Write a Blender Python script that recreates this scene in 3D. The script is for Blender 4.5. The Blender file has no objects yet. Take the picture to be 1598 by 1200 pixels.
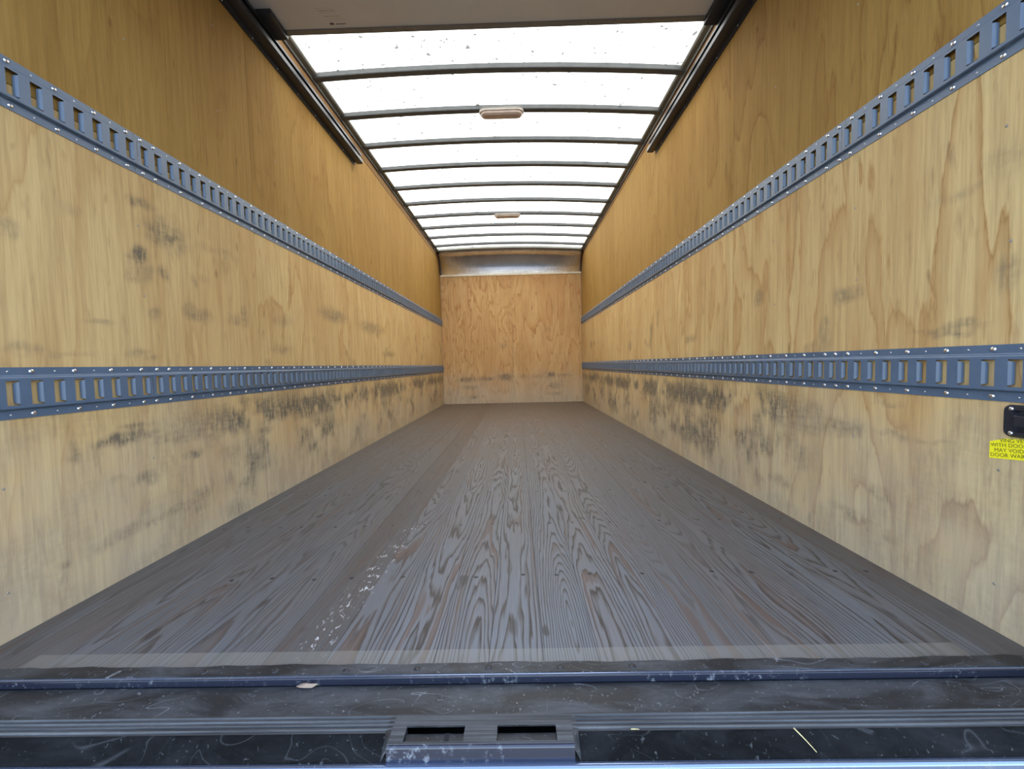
import bpy, bmesh, math, random
import numpy as np
from mathutils import Matrix, Vector

scene = bpy.context.scene
COL = scene.collection

# ------------------------------------------------------------------ camera
FPX, YAW, PITCH, ROLL = 637.75, -0.01387, -0.0484, -0.02356
CAM = Vector((0.0775, 0.0, 0.633))


def camera_axes():
    f = Vector((math.sin(YAW) * math.cos(PITCH), math.cos(YAW) * math.cos(PITCH), math.sin(PITCH)))
    r = Vector((math.cos(YAW), -math.sin(YAW), 0))
    u = r.cross(f)
    c, s = math.cos(ROLL), math.sin(ROLL)
    return c * r + s * u, -s * r + c * u, f


cam_data = bpy.data.cameras.new('camera')
cam_data.sensor_fit = 'HORIZONTAL'
cam_data.sensor_width = 36.0
cam_data.lens = FPX / 1598 * 36.0
cam_data.clip_start = 0.02
cam_data.clip_end = 500
cam = bpy.data.objects.new('camera', cam_data)
COL.objects.link(cam)
_r, _u, _f = camera_axes()
cam.matrix_world = Matrix(((_r.x, _u.x, -_f.x, CAM.x), (_r.y, _u.y, -_f.y, CAM.y), (_r.z, _u.z, -_f.z, CAM.z), (0, 0, 0, 1)))
scene.camera = cam

# ------------------------------------------------------------------ sky, sun, exposure
world = bpy.data.worlds.new('world')
scene.world = world
world.use_nodes = True
wn = world.node_tree.nodes
wl = world.node_tree.links
wn.clear()
w_out = wn.new('ShaderNodeOutputWorld')
w_bg = wn.new('ShaderNodeBackground')
w_sky = wn.new('ShaderNodeTexSky')
w_sky.sky_type = 'NISHITA'
w_sky.sun_disc = False
w_sky.sun_elevation = math.radians(58)
w_sky.sun_rotation = math.radians(15)
w_sky.air_density = 1.0
w_sky.dust_density = 1.2
w_sky.ozone_density = 1.0
w_bg.inputs['Strength'].default_value = 0.95
w_hs = wn.new('ShaderNodeHueSaturation')      # a slightly hazier, less saturated sky
w_hs.inputs['Saturation'].default_value = 0.80
wl.new(w_sky.outputs[0], w_hs.inputs['Color'])
wl.new(w_hs.outputs[0], w_bg.inputs[0])
wl.new(w_bg.outputs[0], w_out.inputs[0])

sun_data = bpy.data.lights.new('sun', 'SUN')
sun_data.energy = 9.5
sun_data.angle = math.radians(2.0)
sun_data.color = (1.0, 0.95, 0.86)
sun = bpy.data.objects.new('sun', sun_data)
COL.objects.link(sun)
sun.location = (1, 8, 12)
# the sun stands high ahead of the truck, so no direct sun falls through the rear opening
sd = Vector((0.08, 0.40, 0.91)).normalized()
sun.rotation_euler = sd.to_track_quat('Z', 'Y').to_euler()

scene.view_settings.view_transform = 'Standard'
scene.view_settings.look = 'None'
scene.view_settings.gamma = 1.0
scene.view_settings.use_curve_mapping = False
scene.view_settings.exposure = 0.34
try:
    cy = scene.cycles
    cy.use_denoising = True
    cy.max_bounces = 9
    cy.diffuse_bounces = 7
    cy.use_adaptive_sampling = True
    cy.adaptive_threshold = 0.04
    cy.glossy_bounces = 5
    cy.transmission_bounces = 6
    cy.sample_clamp_indirect = 12.0
    cy.caustics_reflective = False
except Exception:
    pass

# ------------------------------------------------------------------ dimensions (metres)
W = 1.1557            # half width
Y0 = 0.74             # rear end of the side walls
YR = 0.8366           # rear edge of the floor boards
YB = 6.784            # front wall
ROOF_L, ROOF_R = 2.447, 2.418
STUD = 0.4064


# ------------------------------------------------------------------ helpers
def link(o, parent=None):
    COL.objects.link(o)
    if parent is not None:
        o.parent = parent
    return o


def mesh_obj(name, verts, faces, mat=None, parent=None, smooth=False):
    me = bpy.data.meshes.new(name)
    me.from_pydata(verts, [], faces)
    me.update()
    if mat:
        me.materials.append(mat)
    if smooth:
        for p in me.polygons:
            p.use_smooth = True
    return link(bpy.data.objects.new(name, me), parent)


def bm_obj(name, bm, mat=None, parent=None, smooth=False):
    me = bpy.data.meshes.new(name)
    bmesh.ops.recalc_face_normals(bm, faces=bm.faces)
    bm.to_mesh(me)
    bm.free()
    if mat:
        me.materials.append(mat)
    if smooth:
        for p in me.polygons:
            p.use_smooth = True
    return link(bpy.data.objects.new(name, me), parent)


def share(name, me, loc, parent=None, rot=None, scale=None):
    o = bpy.data.objects.new(name, me)
    o.location = loc
    if rot is not None:
        o.rotation_euler = rot
    if scale is not None:
        o.scale = scale
    return link(o, parent)


def empty(name, loc=(0, 0, 0)):
    o = bpy.data.objects.new(name, None)
    o.location = loc
    o.empty_display_size = 0.05
    return link(o)


def tag(o, label, cat, group=None):
    o['label'] = label
    o['category'] = cat
    if group:
        o['group'] = group
    return o


def struct(o, label=None):
    o['kind'] = 'structure'
    if label:
        o['label'] = label
    return o


def add_box(bm, x0, x1, y0, y1, z0, z1, bevel=0.0):
    r = bmesh.ops.create_cube(bm, size=1.0)
    vs = r['verts']
    for v in vs:
        v.co.x = x0 if v.co.x < 0 else x1
        v.co.y = y0 if v.co.y < 0 else y1
        v.co.z = z0 if v.co.z < 0 else z1
    if bevel > 0:
        es = list({e for v in vs for e in v.link_edges})
        bmesh.ops.bevel(bm, geom=es, offset=bevel, segments=2, affect='EDGES', profile=0.6)


def box_obj(name, x0, x1, y0, y1, z0, z1, mat, parent=None, bevel=0.0):
    bm = bmesh.new()
    add_box(bm, x0, x1, y0, y1, z0, z1, bevel)
    return bm_obj(name, bm, mat, parent)


def sweep(name, profile, path, mat, parent=None, closed=False, smooth=False, cap=False):
    """profile: list of (a, b); path: list of functions mapping (a, b) to a 3-D point."""
    verts, faces = [], []
    n = len(profile)
    for fn in path:
        for a, b in profile:
            verts.append(fn(a, b))
    m = n if closed else n - 1
    for i in range(len(path) - 1):
        for j in range(m):
            k = (j + 1) % n
            faces.append((i * n + j, i * n + k, (i + 1) * n + k, (i + 1) * n + j))
    if cap and closed:
        faces.append(tuple(range(n)))
        faces.append(tuple(reversed([(len(path) - 1) * n + j for j in range(n)])))
    o = mesh_obj(name, verts, faces, mat, parent, smooth)
    bm = bmesh.new()
    bm.from_mesh(o.data)
    bmesh.ops.recalc_face_normals(bm, faces=bm.faces)
    bm.to_mesh(o.data)
    bm.free()
    return o


# ------------------------------------------------------------------ node helpers
class NT:
    def __init__(self, name):
        self.mat = bpy.data.materials.new(name)
        self.mat.use_nodes = True
        self.t = self.mat.node_tree
        self.t.nodes.clear()
        self.out = self.t.nodes.new('ShaderNodeOutputMaterial')

    def n(self, typ, **kw):
        nd = self.t.nodes.new(typ)
        for k, v in kw.items():
            setattr(nd, k, v)
        return nd

    def l(self, a, b):
        self.t.links.new(a, b)

    def put(self, sock, val):
        if isinstance(val, (int, float)):
            sock.default_value = val
        elif isinstance(val, tuple):
            sock.default_value = val if len(val) == 4 or sock.type == 'VECTOR' else (*val, 1)
        else:
            self.l(val, sock)

    def math(self, op, a, b=None, c=None, clamp=False):
        nd = self.n('ShaderNodeMath', operation=op)
        nd.use_clamp = clamp
        self.put(nd.inputs[0], a)
        if b is not None:
            self.put(nd.inputs[1], b)
        if c is not None:
            self.put(nd.inputs[2], c)
        return nd.outputs[0]

    def comb(self, x, y, z):
        nd = self.n('ShaderNodeCombineXYZ')
        for s, v in zip(nd.inputs, (x, y, z)):
            self.put(s, v)
        return nd.outputs[0]

    def noise(self, vec, scale=1.0, detail=2.0, rough=0.5, dist=0.0):
        nd = self.n('ShaderNodeTexNoise')
        self.put(nd.inputs['Vector'], vec)
        nd.inputs['Scale'].default_value = scale
        nd.inputs['Detail'].default_value = detail
        nd.inputs['Roughness'].default_value = rough
        nd.inputs['Distortion'].default_value = dist
        return nd.outputs[0]

    def ramp(self, fac, stops, interp='LINEAR'):
        nd = self.n('ShaderNodeValToRGB')
        nd.color_ramp.interpolation = interp
        el = nd.color_ramp.elements
        while len(el) < len(stops):
            el.new(0.5)
        for e, (p, c) in zip(el, stops):
            e.position = p
            e.color = (c, c, c, 1) if isinstance(c, (int, float)) else (*c, 1)
        self.put(nd.inputs[0], fac)
        return nd.outputs[0]

    def mix(self, fac, a, b, mode='MIX'):
        nd = self.n('ShaderNodeMix', data_type='RGBA', blend_type=mode)
        self.put(nd.inputs[0], fac)
        self.put(nd.inputs[6], a)
        self.put(nd.inputs[7], b)
        return nd.outputs[2]

    def coords(self):
        tc = self.n('ShaderNodeTexCoord')
        sp = self.n('ShaderNodeSeparateXYZ')
        self.l(tc.outputs['Object'], sp.inputs[0])
        return sp.outputs[0], sp.outputs[1], sp.outputs[2], tc.outputs['Object']

    def attr(self, name, typ):
        nd = self.n('ShaderNodeAttribute', attribute_type=typ, attribute_name=name)
        return nd.outputs['Fac']

    def bump(self, h, strength=0.3, dist=0.002):
        nd = self.n('ShaderNodeBump')
        nd.inputs['Strength'].default_value = strength
        nd.inputs['Distance'].default_value = dist
        self.l(h, nd.inputs['Height'])
        return nd.outputs[0]

    def bsdf(self, color, rough=0.5, metal=0.0, spec=0.5, normal=None):
        b = self.n('ShaderNodeBsdfPrincipled')
        self.put(b.inputs['Base Color'], color)
        self.put(b.inputs['Roughness'], rough)
        self.put(b.inputs['Metallic'], metal)
        self.put(b.inputs['Specular IOR Level'], spec)
        if normal is not None:
            self.l(normal, b.inputs['Normal'])
        self.l(b.outputs[0], self.out.inputs[0])
        return b


def simple(name, color, rough=0.5, metal=0.0, spec=0.5, mottling=0.12, scale=14.0):
    t = NT(name)
    x, y, z, v = t.coords()
    n = t.noise(v, scale, 4, 0.6)
    c = t.mix(t.ramp(n, [(0.3, 0.0), (0.7, 1.0)]), tuple(k * (1 - mottling) for k in color), tuple(min(1, k * (1 + mottling)) for k in color))
    r = t.math('ADD', t.math('MULTIPLY', n, 0.15), rough - 0.07)
    t.bsdf(c, r, metal, spec)
    return t.mat


# ------------------------------------------------------------------ materials
def plywood(name, axis, pale, tan, line, K=1.0, A=3.1, B=0.66):
    """Rotary-cut plywood: growth rings are the contours of a stretched field; dirt comes from the 'smudge' attribute."""
    t = NT(name)
    x, y, z, v = t.coords()
    u = y if axis == 'y' else x
    seed = t.attr('seed', 'OBJECT')
    s13 = t.math('MULTIPLY', seed, 13.7)
    vec = t.comb(t.math('MULTIPLY_ADD', u, A, s13), t.math('MULTIPLY_ADD', z, B, s13), seed)
    h = t.noise(vec, 1.0, 3.0, 0.42, 0.35)
    figure = t.attr('figure', 'OBJECT')
    wob = t.noise(t.comb(t.math('MULTIPLY_ADD', u, 21.0, s13), t.math('MULTIPLY', z, 3.0), seed), 1.0, 4, 0.62)
    h = t.math('MULTIPLY_ADD', wob, 0.085, h)
    rings = t.attr('rings', 'OBJECT')
    ring = t.math('FRACT', t.math('MULTIPLY', h, t.math('MULTIPLY', rings, K)))
    col = t.ramp(ring, [(0.0, tan), (0.05, pale), (0.45, pale), (0.80, tuple(0.5 * (a + b) for a, b in zip(pale, tan))), (0.94, tan), (0.985, line), (1.0, tan)])
    col = t.mix(figure, tuple(0.72 * a + 0.28 * b for a, b in zip(pale, tan)), col)
    # broad heartwood / sapwood tone differences
    big = t.noise(t.comb(t.math('MULTIPLY_ADD', u, 3.1, s13), t.math('MULTIPLY', z, 0.7), 3.0), 1.0, 2, 0.5)
    col = t.mix(t.ramp(big, [(0.40, 0.0), (0.62, 0.55)]), col, tan)
    # streaky fibre
    st = t.noise(t.comb(t.math('MULTIPLY_ADD', u, 70.0, s13), t.math('MULTIPLY', z, 2.2), seed), 1.0, 4, 0.7)
    col = t.mix(t.ramp(st, [(0.34, 0.42), (0.58, 0.0)]), col, tuple(c * 0.62 for c in tan))
    fi = t.noise(t.comb(t.math('MULTIPLY_ADD', u, 330.0, s13), t.math('MULTIPLY', z, 9.0), seed), 1.0, 2, 0.6)
    col = t.mix(t.ramp(fi, [(0.30, 0.22), (0.62, 0.0)]), col, tuple(c * 0.55 for c in tan))
    fl = t.noise(t.comb(t.math('MULTIPLY_ADD', u, 46.0, s13), t.math('MULTIPLY', z, 7.0), 6.0), 1.0, 2, 0.6)
    col = t.mix(t.ramp(fl, [(0.60, 0.0), (0.72, 0.38)]), col, tuple(c * 0.55 for c in tan))
    # scattered small knots and resin pockets
    kn = t.noise(t.comb(t.math('MULTIPLY_ADD', u, 24.0, s13), t.math('MULTIPLY', z, 8.0), 9.0), 1.0, 1, 0.5)
    col = t.mix(t.ramp(kn, [(0.73, 0.0), (0.80, 0.55)]), col, tuple(c * 0.42 for c in tan))
    # pale road dust settled on the lower part of the walls
    du = t.noise(t.comb(t.math('MULTIPLY', u, 3.0), t.math('MULTIPLY', z, 4.0), 2.0), 1.0, 4, 0.6)
    dh = t.n('ShaderNodeMapRange')
    t.l(t.math('MULTIPLY_ADD', du, 0.8, z), dh.inputs[0])
    dh.inputs[1].default_value = 0.25
    dh.inputs[2].default_value = 1.0
    dh.inputs[3].default_value = 0.62
    dh.inputs[4].default_value = 0.0
    col = t.mix(dh.outputs[0], col, t.mix(0.45, col, (0.40, 0.42, 0.40)))
    col = t.mix(t.math('MULTIPLY', dh.outputs[0], 0.55), col, (0.37, 0.365, 0.325))
    # dirt, handled and rubbed on: broken up by the raised grain
    sm = t.attr('smudge', 'GEOMETRY')
    br = t.noise(t.comb(t.math('MULTIPLY', u, 95.0), t.math('MULTIPLY', z, 14.0), 5.0), 1.0, 3, 0.65)
    br2 = t.noise(t.comb(t.math('MULTIPLY', u, 26.0), t.math('MULTIPLY', z, 70.0), 7.0), 1.0, 2, 0.6)
    k = t.math('MULTIPLY', sm, t.math('ADD', t.ramp(br, [(0.36, 0.25), (0.60, 1.35)]), t.ramp(br2, [(0.40, 0.0), (0.66, 0.45)])), clamp=True)
    col = t.mix(t.math('MULTIPLY', k, 0.80), col, (0.084, 0.078, 0.068))
    bmp = t.bump(t.math('ADD', st, t.math('MULTIPLY', ring, 0.3)), 0.12, 0.002)
    t.bsdf(col, 0.75, 0.0, 0.10, bmp)
    return t.mat


M = {}
M['ply'] = plywood('plywood_side', 'y', (0.66, 0.475, 0.222), (0.52, 0.315, 0.128), (0.38, 0.215, 0.078))
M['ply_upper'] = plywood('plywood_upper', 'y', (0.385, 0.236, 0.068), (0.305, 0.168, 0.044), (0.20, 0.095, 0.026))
M['ply_front'] = plywood('plywood_front', 'x', (0.60, 0.39, 0.185), (0.47, 0.255, 0.105), (0.28, 0.135, 0.05), A=2.6, B=0.62)
M['ply_strip'] = plywood('plywood_strip', 'y', (0.30, 0.18, 0.075), (0.24, 0.13, 0.055), (0.2, 0.1, 0.04))


def floor_wood():
    t = NT('weathered_floor_board')
    x, y, z, v = t.coords()
    seed = t.attr('seed', 'OBJECT')
    tone = t.attr('tone', 'OBJECT')
    contrast = t.attr('contrast', 'OBJECT')
    s = t.math('MULTIPLY', seed, 7.31)
    # growth rings as a flat-sawn board shows them: distance from a pith line that wanders under the board
    cx = t.attr('centre', 'OBJECT')
    wand = t.noise(t.comb(s, t.math('MULTIPLY', y, 0.9), seed), 1.0, 2, 0.5)
    dx = t.math('ADD', t.math('SUBTRACT', x, cx), t.math('MULTIPLY_ADD', wand, 0.07, -0.035))
    dep = t.noise(t.comb(seed, t.math('MULTIPLY', y, 0.55), s), 1.0, 1.2, 0.4)
    dd = t.math('MULTIPLY_ADD', dep, 0.20, -0.045)
    r = t.math('SQRT', t.math('ADD', t.math('MULTIPLY', dx, dx), t.math('MULTIPLY', dd, dd)))
    wob = t.noise(t.comb(t.math('MULTIPLY_ADD', x, 26.0, s), t.math('MULTIPLY', y, 2.6), seed), 1.0, 3, 0.5)
    h = t.math('MULTIPLY_ADD', wob, 0.022, r)
    ring = t.math('FRACT', t.math('MULTIPLY', h, 150.0))
    early = (0.136, 0.147, 0.158)
    mid = (0.084, 0.084, 0.085)
    late = (0.026, 0.021, 0.019)
    red = (0.100, 0.062, 0.046)
    col = t.ramp(ring, [(0.0, mid), (0.05, early), (0.56, early), (0.73, mid), (0.86, late), (0.95, late), (1.0, mid)])
    # flat, finer-grained boards: blend rings towards the mean tone
    col = t.mix(contrast, (0.092, 0.093, 0.095), col)
    # red-brown heart patches bounded by the rings
    rp = t.ramp(t.math('FRACT', t.math('MULTIPLY', h, 37.5)), [(0.80, 0.0), (0.83, 0.75), (0.96, 0.75), (1.0, 0.0)])
    gate = t.noise(t.comb(t.math('MULTIPLY', x, 6.0), t.math('MULTIPLY', y, 1.7), s), 1.0, 1, 0.5)
    col = t.mix(t.math('MULTIPLY', rp, t.ramp(gate, [(0.50, 0.0), (0.60, 1.0)])), col, red)
    # fine fibre
    fi = t.noise(t.comb(t.math('MULTIPLY_ADD', x, 420.0, s), t.math('MULTIPLY', y, 7.0), seed), 1.0, 3, 0.65)
    col = t.mix(t.ramp(fi, [(0.32, 0.38), (0.62, 0.0)]), col, (0.06, 0.048, 0.042))
    fb = t.noise(t.comb(t.math('MULTIPLY_ADD', x, 120.0, s), t.math('MULTIPLY', y, 2.0), seed), 1.0, 3, 0.65)
    col = t.mix(t.ramp(fb, [(0.52, 0.0), (0.75, 0.30)]), col, (0.21, 0.20, 0.19))
    # each board has weathered differently: some bluer, some browner, with brown blotches where the grey has worn off
    warm = t.attr('warm', 'OBJECT')
    bl = t.noise(t.comb(t.math('MULTIPLY_ADD', x, 16.0, s), t.math('MULTIPLY', y, 2.2), seed), 1.0, 3, 0.6)
    wf0 = t.math('MULTIPLY', t.ramp(bl, [(0.40, 0.25), (0.66, 1.0)]), warm)
    col = t.mix(wf0, col, t.mix(1.0, col, (1.12, 0.88, 0.72), 'MULTIPLY'))
    # board tone
    col = t.mix(1.0, col, t.comb(tone, tone, tone), 'MULTIPLY')
    # traffic grime in soft patches, browner towards the front
    gr = t.noise(v, 2.4, 4, 0.6)
    col = t.mix(t.ramp(gr, [(0.45, 0.0), (0.75, 0.40)]), col, (0.105, 0.085, 0.072))
    br = t.ramp(t.math('MULTIPLY_ADD', gr, 1.2, y), [(0.0, 0.0), (1.0, 0.0)])
    fr = t.n('ShaderNodeMapRange')
    t.l(t.math('MULTIPLY_ADD', gr, 1.6, y), fr.inputs[0])
    fr.inputs[1].default_value = 2.9
    fr.inputs[2].default_value = 6.0
    fr.inputs[3].default_value = 0.0
    fr.inputs[4].default_value = 0.55
    col = t.mix(fr.outputs[0], col, (0.125, 0.078, 0.040))
    # dark knots
    kn = t.noise(t.comb(t.math('MULTIPLY_ADD', x, 20.0, s), t.math('MULTIPLY', y, 9.0), seed), 1.0, 1, 0.5)
    col = t.mix(t.ramp(kn, [(0.715, 0.0), (0.79, 0.8)]), col, (0.035, 0.028, 0.025))
    # bleached band at the sill, outside the line where the shut door stands
    nb = t.noise(t.comb(t.math('MULTIPLY', x, 30.0), 0.0, 0.0), 1.0, 2, 0.5)
    edge = t.math('MULTIPLY_ADD', nb, 0.004, 0.881)
    band = t.math('LESS_THAN', y, edge)
    ends = t.math('LESS_THAN', t.math('ABSOLUTE', x), 1.02)
    col = t.mix(t.math('MULTIPLY', t.math('MULTIPLY', band, ends), 0.34), col, (0.27, 0.25, 0.20))
    # white paint scuffs on one board
    sx = t.math('ABSOLUTE', t.math('ADD', x, t.math('MULTIPLY_ADD', y, -0.075, 0.468)))
    sw = t.n('ShaderNodeMapRange')
    t.l(sx, sw.inputs[0])
    sw.inputs[1].default_value = 0.012
    sw.inputs[2].default_value = 0.05
    sw.inputs[3].default_value = 1.0
    sw.inputs[4].default_value = 0.0
    sy = t.math('LESS_THAN', y, 1.60)
    sn = t.noise(t.comb(t.math('MULTIPLY', x, 95.0), t.math('MULTIPLY', y, 40.0), 2.0), 1.0, 3, 0.6, 0.8)
    clump = t.noise(t.comb(0.0, t.math('MULTIPLY', y, 9.0), 4.0), 1.0, 1, 0.5)
    wf = t.math('MULTIPLY', t.math('MULTIPLY', sw.outputs[0], sy), t.math('MULTIPLY', t.ramp(sn, [(0.60, 0.0), (0.63, 0.9)]), t.ramp(clump, [(0.38, 0.15), (0.55, 1.0)])))
    col = t.mix(wf, col, (0.62, 0.62, 0.60))
    bmp = t.bump(t.math('ADD', t.math('MULTIPLY', ring, -0.5), fi), 0.22, 0.002)
    rough = t.math('MULTIPLY_ADD', fi, 0.2, 0.42)
    t.bsdf(col, rough, 0.0, 0.45, bmp)
    return t.mat


M['floor'] = floor_wood()


def roof_sheet():
    t = NT('translucent_fibreglass_roof')
    x, y, z, v = t.coords()
    big = t.noise(v, 3.0, 5, 0.65)
    fine = t.noise(v, 38.0, 4, 0.7)
    sp = t.noise(v, 26.0, 1, 0.4)
    sp2 = t.noise(v, 55.0, 1, 0.4)
    c = t.ramp(big, [(0.25, (0.86, 0.87, 0.88)), (0.75, (0.95, 0.95, 0.95))])
    c = t.mix(t.ramp(fine, [(0.30, 0.22), (0.60, 0.0)]), c, (0.72, 0.74, 0.76))
    c = t.mix(t.ramp(sp, [(0.70, 0.0), (0.73, 1.0)]), c, (0.10, 0.10, 0.10))
    c = t.mix(t.ramp(sp2, [(0.70, 0.0), (0.73, 1.0)]), c, (0.12, 0.12, 0.12))
    tr = t.n('ShaderNodeBsdfTranslucent')
    t.l(t.mix(1.0, c, (TRANS, TRANS * 0.955, TRANS * 0.82), 'MULTIPLY'), tr.inputs[0])
    df = t.n('ShaderNodeBsdfDiffuse')
    t.l(t.mix(1.0, c, (0.4, 0.4, 0.4), 'MULTIPLY'), df.inputs[0])
    ad = t.n('ShaderNodeAddShader')
    t.l(tr.outputs[0], ad.inputs[0])
    t.l(df.outputs[0], ad.inputs[1])
    t.l(ad.outputs[0], t.out.inputs[0])
    return t.mat


TRANS = 0.60
M['roof'] = roof_sheet()
M['track'] = simple('blue_grey_powder_coat', (0.085, 0.125, 0.185), 0.34, 0.0, 0.5, 0.08, 9.0)
M['zinc'] = simple('zinc_screw', (0.72, 0.72, 0.74), 0.28, 1.0)
M['dark_screw'] = simple('dark_screw', (0.05, 0.05, 0.055), 0.45, 0.6)
M['bow'] = simple('grey_painted_roof_bow', (0.085, 0.092, 0.095), 0.5, 0.0, 0.4, 0.15, 20)
M['rail'] = simple('grey_aluminium_rail', (0.17, 0.17, 0.15), 0.5, 0.2)
M['black_steel'] = simple('black_steel', (0.030, 0.031, 0.034), 0.38, 0.2)
M['door'] = simple('white_door_laminate', (0.62, 0.61, 0.58), 0.5, 0.0, 0.4, 0.03, 5)
M['seal'] = simple('door_bottom_channel', (0.20, 0.19, 0.17), 0.55, 0.3)
M['ink'] = simple('grey_ink', (0.10, 0.10, 0.10), 0.8)
M['ink_faint'] = simple('faded_ink', (0.40, 0.39, 0.37), 0.8)
M['lens'] = simple('dull_lamp_lens', (0.55, 0.44, 0.38), 0.35)
M['lens_base'] = simple('lamp_base', (0.50, 0.47, 0.43), 0.5)
M['cream'] = simple('cream_trim', (0.70, 0.64, 0.50), 0.5)
M['maroon'] = simple('primer_brown_steel', (0.055, 0.025, 0.02), 0.6)
M['skin'] = simple('white_outer_skin', (0.75, 0.75, 0.75), 0.5)
M['yellow'] = simple('yellow_vinyl', (0.88, 0.78, 0.02), 0.45, 0, 0.4, 0.04)
M['letter'] = simple('black_print', (0.04, 0.035, 0.01), 0.6)
M['plastic'] = simple('black_plastic', (0.016, 0.017, 0.024), 0.33)
M['leaf'] = simple('dry_leaf', (0.30, 0.22, 0.16), 0.9)
M['straw'] = simple('straw', (0.68, 0.58, 0.28), 0.7)
M['asphalt'] = simple('asphalt', (0.09, 0.09, 0.09), 0.9)
M['void'] = simple('inner_frame_black', (0.012, 0.012, 0.013), 0.8)


def cove_metal():
    t = NT('embossed_aluminium')
    x, y, z, v = t.coords()
    vo = t.n('ShaderNodeTexVoronoi')
    t.l(v, vo.inputs['Vector'])
    vo.inputs['Scale'].default_value = 60.0
    n = t.noise(v, 6.0, 3, 0.6)
    c = t.mix(t.ramp(n, [(0.3, 0), (0.7, 1)]), (0.58, 0.57, 0.57), (0.70, 0.70, 0.71))
    t.bsdf(c, t.math('MULTIPLY_ADD', n, 0.08, 0.10), 1.0, 0.5, t.bump(vo.outputs['Distance'], 0.22, 0.003))
    return t.mat


M['cove'] = cove_metal()


def sill_steel(name='scuffed_black_sill_steel', dust=1.0, rough=0.30):
    t = NT(name)
    x, y, z, v = t.coords()
    n = t.noise(v, 9.0, 4, 0.6)
    q = 1.0 if dust == 1.0 else 0.28
    base = t.mix(n, (0.012 * q, 0.012 * q, 0.0125 * q), (0.030 * q, 0.030 * q, 0.031 * q))
    # dust settled in soft patches and drag marks
    dn = t.noise(t.comb(t.math('MULTIPLY', x, 5.0), t.math('MULTIPLY', y, 16.0), 0.0), 1.0, 5, 0.68, 0.6)
    base = t.mix(t.ramp(dn, [(0.42, 0.0), (0.68, 0.62 * dust)]), base, (0.105, 0.108, 0.113))
    # curved scratches: thin contours of a warped field
    sc = t.noise(t.comb(t.math('MULTIPLY', x, 4.6), t.math('MULTIPLY', y, 9.0), 3.0), 1.0, 1.5, 0.5, 1.1)
    ct = t.math('ABSOLUTE', t.math('SUBTRACT', t.math('FRACT', t.math('MULTIPLY', sc, 7.0)), 0.5))
    gate = t.noise(t.comb(t.math('MULTIPLY', x, 7.0), t.math('MULTIPLY', y, 11.0), 8.0), 1.0, 2, 0.5)
    lf = t.math('MULTIPLY', t.ramp(ct, [(0.0, 0.8), (0.018, 0.25), (0.045, 0.0)]), t.ramp(gate, [(0.50, 0.0), (0.62, 0.75 if dust == 1.0 else 0.12)]))
    base = t.mix(lf, base, (0.33, 0.34, 0.35))
    sp = t.noise(v, 150.0, 2, 0.5, 0.6)
    base = t.mix(t.ramp(sp, [(0.66, 0.0), (0.74, 0.45 if dust == 1.0 else 0.16)]), base, (0.32, 0.33, 0.33))
    t.bsdf(base, t.math('MULTIPLY_ADD', dn, 0.3, rough), 0.0, 0.25 if dust == 1.0 else 0.05, t.bump(n, 0.08, 0.002))
    return t.mat


M['sill'] = sill_steel()
M['apron'] = sill_steel('dark_apron_steel', 0.2, 0.55)


def groove_steel():
    t = NT('dusty_grooved_steel')
    x, y, z, v = t.coords()
    n = t.noise(t.comb(t.math('MULTIPLY', x, 3.0), t.math('MULTIPLY', y, 230.0), 0.0), 1.0, 3, 0.6)
    m = t.noise(v, 40.0, 4, 0.7)
    c = t.mix(t.ramp(n, [(0.35, 0), (0.65, 1)]), (0.022, 0.022, 0.023), (0.105, 0.108, 0.108))
    c = t.mix(t.ramp(m, [(0.40, 0.0), (0.75, 0.5)]), c, (0.05, 0.048, 0.05))
    t.bsdf(c, 0.6, 0.0, 0.4, t.bump(n, 0.4, 0.002))
    return t.mat


M['groove'] = groove_steel()


def painted_edge(name='glossy_black_edge', metal=0.0):
    t = NT(name)
    x, y, z, v = t.coords()
    n = t.noise(v, 60.0, 4, 0.65)
    m = t.noise(v, 6.0, 2, 0.5)
    wear = t.math('MULTIPLY', t.ramp(n, [(0.55, 0.0), (0.68, 0.7)]), t.ramp(m, [(0.45, 0.0), (0.62, 1.0)]))
    c = t.mix(wear, (0.016, 0.019, 0.032) if metal == 0 else (0.22, 0.28, 0.42), (0.28, 0.30, 0.33))
    t.bsdf(c, t.math('MULTIPLY_ADD', wear, 0.4, 0.16), metal, 0.8)
    return t.mat


M['edge'] = painted_edge()
M['edge_highlight'] = painted_edge('black_edge_painted_highlight', 0.75)  # black paint's sky highlight put into the colour as a blue metallic tone
rng = random.Random(11)


# ------------------------------------------------------------------ dirt on the plywood (rubbed-on marks, in wall metres)
def vnoise(u, v, seed):
    iu = np.floor(u).astype(np.int64)
    iv = np.floor(v).astype(np.int64)
    fu = u - iu
    fv = v - iv
    fu = fu * fu * (3 - 2 * fu)
    fv = fv * fv * (3 - 2 * fv)

    def h(a, b):
        k = (a * 374761393 + b * 668265263 + seed * 2246822519) & 0xffffffff
        k = ((k ^ (k >> 13)) * 1274126177) & 0xffffffff
        return ((k ^ (k >> 16)) & 0xffff) / 65535.0
    a = h(iu, iv) * (1 - fu) + h(iu + 1, iv) * fu
    b = h(iu, iv + 1) * (1 - fu) + h(iu + 1, iv + 1) * fu
    return a * (1 - fv) + b * fv


def sstep(a, b, x):
    t = np.clip((x - a) / (b - a), 0, 1)
    return t * t * (3 - 2 * t)


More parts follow.
